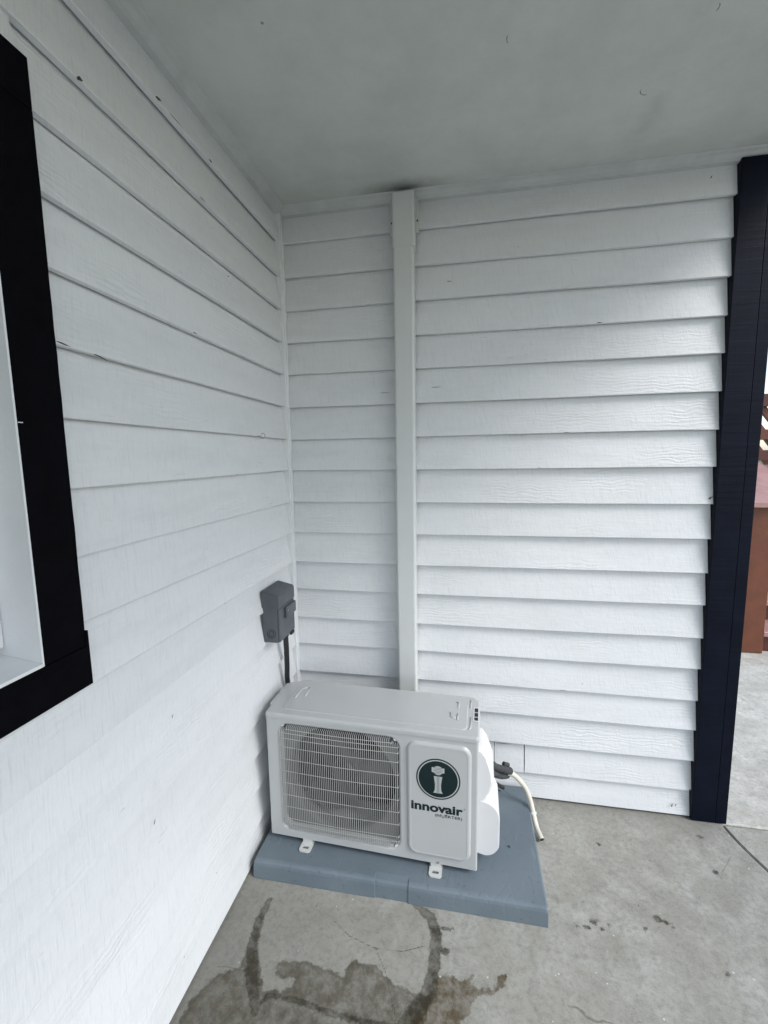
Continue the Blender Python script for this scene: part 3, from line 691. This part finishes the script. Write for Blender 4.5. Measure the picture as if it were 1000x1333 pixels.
def text(name, body, u0, u1, v0, hgt, m, bold=0.0, par=None, shear=0):
    cu = bpy.data.curves.new(name, 'FONT'); cu.body = body; cu.size = 1; cu.offset = bold; cu.extrude = 0; cu.resolution_u = 4; cu.shear = shear
    tmp = bpy.data.objects.new('tmp', cu); col.objects.link(tmp)
    dg = bpy.context.evaluated_depsgraph_get(); me = bpy.data.meshes.new_from_object(tmp.evaluated_get(dg))
    bpy.data.objects.remove(tmp); bpy.data.curves.remove(cu)
    xs_ = [v.co.x for v in me.vertices]; ys = [v.co.y for v in me.vertices]; x0, x1, y0, y1 = min(xs_), max(xs_), min(ys), max(ys)
    for v in me.vertices:
        v.co = Vector((u0 + (v.co.x - x0) / (x1 - x0) * (u1 - u0), PD - .0006, v0 + (v.co.y - y0) / (y1 - y0) * hgt))
    me.materials.clear(); me.name = name
    return link(name, me, m, par or unit)
text('lettering', 'innovair', .5690, .7545, .2150, .0335, M['teal'], .035)
text('registered_mark', '®', .7570, .7635, .2400, .0065, M['ink'])
text('lettering', '(IN', .6560, .6755, .1960, .0135, M['ink'], .006)
text('lettering', 'ERTER)', .6930, .7520, .1960, .0135, M['ink'], .006)
b = bmesh.new(); tube(b, spline([(.6760, PD - .0006, .2100), (.6800, PD - .0006, .2045), (.6850, PD - .0006, .1965), (.6900, PD - .0006, .2075), (.6985, PD - .0006, .2115)], 6), .0008, 5); up('lettering', b, M['ink'])

# lid
bm = bmesh.new()
def lidring(o, z):
    return [(x, y, z) for x, y in outline(o, .009)]
rings = [lidring(.0028, ZB + .0006), lidring(.0030, ZB + .012), lidring(.0022, H - .005), lidring(.0, H - .0015), lidring(-.0035, H)]
loft(bm, rings, True, True); up('lid', bm, M['unit_lid'])
# embossed centre field of the lid and ridges
bm = bmesh.new()
for (u0, u1, y0, y1, h0, hh) in ((.050, .765, .030, .222, H - .0005, .0022),):
    rr_ = [[(u, y, h0 + z) for u, y in rrect(u0 + i_, u1 - i_, y0 + i_, y1 - i_, .02, 4)] for i_, z in ((0, 0), (.003, hh * 1.4))]; loft(bm, rr_, False, True)
up('lid_emboss', bm, M['unit_lid'])
def ridge(pts, name='lid_rib', r=.0032):
    b = bmesh.new(); tube(b, [(x, y, z) for x, y, z in pts], r, 6); up(name, b, M['unit_lid'], True)
zt = H + .0030
ridge([(.075, .110, zt), (.075, .175, zt), (.082, .190, zt), (.098, .196, zt)]); ridge([(.098, .196, zt), (.108, .190, zt), (.110, .13, zt)])
ridge([(.72, .205, zt), (.728, .198, zt), (.728, .165, zt)]); ridge([(.700, .130, zt), (.704, .100, zt), (.722, .095, zt)]); ridge([(.728, .125, zt), (.728, .085, zt)])
ridge([(.7735, .236, H), (.7735, .175, H)]); ridge([(.7765, .115, H), (.7765, .05, H), (.770, .042, H)])
# handle slot at the right edge
bm = bmesh.new()
plate(bm, rrect(.785, .8055, .092, .186, .004), rrect(.7885, .8025, .098, .180, .003), lambda u, v: (u, v, H + .0012)); up('handle_frame', bm, M['unit_plastic'])
bm = bmesh.new(); vs = [bm.verts.new((u, v, H + .0006)) for u, v in rrect(.7885, .8025, .098, .180, .003)]; bm.faces.new(vs); ho = up('handle_slot_shade', bm, M['conduit'])  # flat dark face paints the slot's shade on the uncut lid
for y_ in (.118, .148):
    bm = bmesh.new(); box(bm, .789, .802, y_, y_ + .005, H + .0008, H + .0016); fin('handle_bar', bm, M['unit'], ho)
# side service cover (upper) and round compressor cover (lower)
bm = bmesh.new()
pr = [(W - .002, .440), (W + .012, .438), (W + .030, .415), (W + .052, .355), (W + .056, .315), (W + .046, .280), (W + .028, .245), (W + .006, .232), (W - .002, .230)]
cxp, czp = W, .335
def sc_ring(y, k): return [(cxp + (x - cxp) * k if x > W else x, y, czp + (z - czp) * (1 - (1 - k) * .35)) for x, z in pr]
loft(bm, [sc_ring(.045, .80), sc_ring(.052, .94), sc_ring(.062, 1), sc_ring(.175, 1), sc_ring(.188, .9)]); up('valve_cover', bm, M['unit_plastic'], False)
bm = bmesh.new()
def bulge(y, k=1.0, ze=0):
    p = [(W - .002, .022)]; r_ = .050
    x1, z0, z1 = W + .078, .016, .232
    x1 = W + .078 * k
    for k_ in range(7):
        a_ = R(-90 + 90 * k_ / 6); p.append((x1 - r_ + r_ * math.cos(a_), z0 + r_ + r_ * math.sin(a_)))
    r2_ = .062
    for k_ in range(8):
        a_ = R(90 * k_ / 7); p.append((x1 - r2_ + r2_ * math.cos(a_), z1 + ze - r2_ + r2_ * math.sin(a_)))
    p.append((W - .002, z1 + ze)); return [(x, y, z) for x, z in p]
loft(bm, [bulge(.055, .97, -.002), bulge(.058, 1), bulge(.215, .97, .0), bulge(.225, .94, -.002)]); up('compressor_cover', bm, M['unit_plastic'], False)
# mounting feet
for u in (.130, .634):
    bm = bmesh.new(); fo = lambda x, y: (x, y, -.0195)
    outr = rrect(u, u + .047, -.036, .03, .012, 5); inr = rrect(u + .011, u + .036, -.022, -.011, .0045, 4)
    vo, vi = plate(bm, outr, inr, fo)
    r_ = bmesh.ops.extrude_face_region(bm, geom=list(bm.faces)); bmesh.ops.translate(bm, verts=[v for v in r_['geom'] if isinstance(v, bmesh.types.BMVert)], vec=(0, 0, -.004))
    up('mounting_foot', bm, M['grille'])
    bm = bmesh.new(); box(bm, u + .004, u + .043, .003, D - .004, -.0235, -.001, .001, 1); box(bm, u, u + .047, D - .03, D + .03, -.0235, -.0195); up('foot_rail', bm, M['grille'])
bm = bmesh.new(); tube(bm, [(.667, 0, .006), (.667, -.003, .006)], .004, 8); up('screw', bm, M['steel'])

# ------------------------------------------------------------------ insulated pipes and drain hose
pipe = empty('refrigerant_pipes', (.93, -.24, .28)); tag(pipe, 'pair of black foam wrapped pipes leaving the side cover of the unit', 'pipes')
def pp(name, pts, r, m, n=10, radii=None):
    b = bmesh.new(); tube(b, pts, r, n, True, radii); o = fin(name, b, m, pipe, True); o.matrix_parent_inverse = Matrix.Translation((-.93, .24, -.28)); return o
pp('pipe_insulation', spline([(.895, -.270, .372), (.935, -.235, .315), (.985, -.175, .262), (1.000, -.155, .246)], 6), .0150, M['foam'])
pp('pipe_insulation', spline([(.900, -.285, .335), (.930, -.255, .298), (.965, -.195, .247), (.990, -.160, .228)], 6), .0115, M['foam'])
pp('pipe_insulation', spline([(.905, -.300, .318), (.935, -.270, .270), (.965, -.245, .235)], 5), .0075, M['conduit'])
pp('pipe_clamp', [(.972, -.165, .282), (.992, -.150, .268)], .0095, M['foam'])
hose = empty('drain_hose', (1.122, -.229, .012)); tag(hose, 'cream plastic drain hose curling over the pad edge onto the concrete', 'hose')
def hp(name, pts, r, m, n=12, cap=True):
    b = bmesh.new(); tube(b, pts, r, n, cap); o = fin(name, b, m, hose, True); o.matrix_parent_inverse = Matrix.Translation((-1.122, .229, -.012)); return o
HP = spline([(.985, -.170, .245), (1.005, -.150, .232), (1.035, -.135, .200), (1.070, -.122, .148), (1.091, -.130, .095), (1.101, -.158, .055), (1.110, -.193, .026), (1.124, -.234, .014)], 9)
hp('hose_tube', HP, .0105, M['hose'], 14, False)
b = bmesh.new(); tube(b, HP[-8:], .0078, 12, True); o = fin('hose_bore_shade', b, M['bore_dark'], hose, True); o.matrix_parent_inverse = Matrix.Translation((-1.122, .229, -.012))  # solid dark plug in place of a shaded hollow
hp('hose_tie', [(1.0985, -.150, .064), (1.1005, -.156, .057)], .0140, M['trim_white'], 12)

# ------------------------------------------------------------------ red painted steps beyond the corner
st = empty('red_steps', (3.1, 1.9, 0)); tag(st, 'red-brown painted wooden steps with a rail seen beyond the black corner post', 'steps')
def sp_(name, bm, m):
    o = fin(name, bm, m, st); o.matrix_parent_inverse = Matrix.Translation((-3.1, -1.9, 0)); return o
bm = bmesh.new(); box(bm, 2.80, 3.115, 1.842, 2.00, .004, 1.165, .003, 1); sp_('newel_post', bm, M['red'])
bm = bmesh.new()   # sloping cap board
cp = [(2.74, 1.79, 1.168), (3.105, 1.79, 1.168), (3.155, 1.83, 1.168), (3.42, 1.83, 1.168), (3.42, 2.75, 1.50), (2.74, 2.75, 1.50)]
loft(bm, [cp, [(x, y, z + .035) for x, y, z in cp]]); sp_('rail_cap', bm, M['red_sky_sheen'])
for i in range(6):
    z = .17 * (i + 1); y = 1.90 + .27 * i
    bm = bmesh.new(); box(bm, 3.13, 4.3, y - .03, y + .27, z - .04, z, .004, 1); sp_('tread', bm, M['red_sky_sheen'])
    bm = bmesh.new(); box(bm, 3.13, 4.3, y, y + .02, z - .17 + .002, z - .042); sp_('riser', bm, M['red_dark'])
for i, (y, z0, z1) in enumerate(((2.9, 1.50, 1.60), (3.0, 1.70, 1.80), (3.0, 2.02, 2.14), (2.95, 1.40, 1.46))):
    bm = bmesh.new(); box(bm, 3.2, 5.2, y, y + .04, z0, z1, .003, 1); sp_('rail', bm, (M['red_dark'], M['red'], M['red_dark'], M['red_sky_sheen'])[i])
for i in range(9):
    x = 3.58 + i * .16
    bm = bmesh.new(); loft(bm, [[(x + dx, 3.05 + dy, 1.45) for dx, dy in ((0, 0), (.07, 0), (.07, .04), (0, .04))], [(x + dx - .5, 3.05 + dy, 2.1) for dx, dy in ((0, 0), (.07, 0), (.07, .04), (0, .04))]]); sp_('baluster', bm, M['red'])
bm = bmesh.new(); box(bm, 3.2, 5.2, 3.1, 3.14, .0, 1.39); sp_('skirt_panel', bm, M['red_dark'])
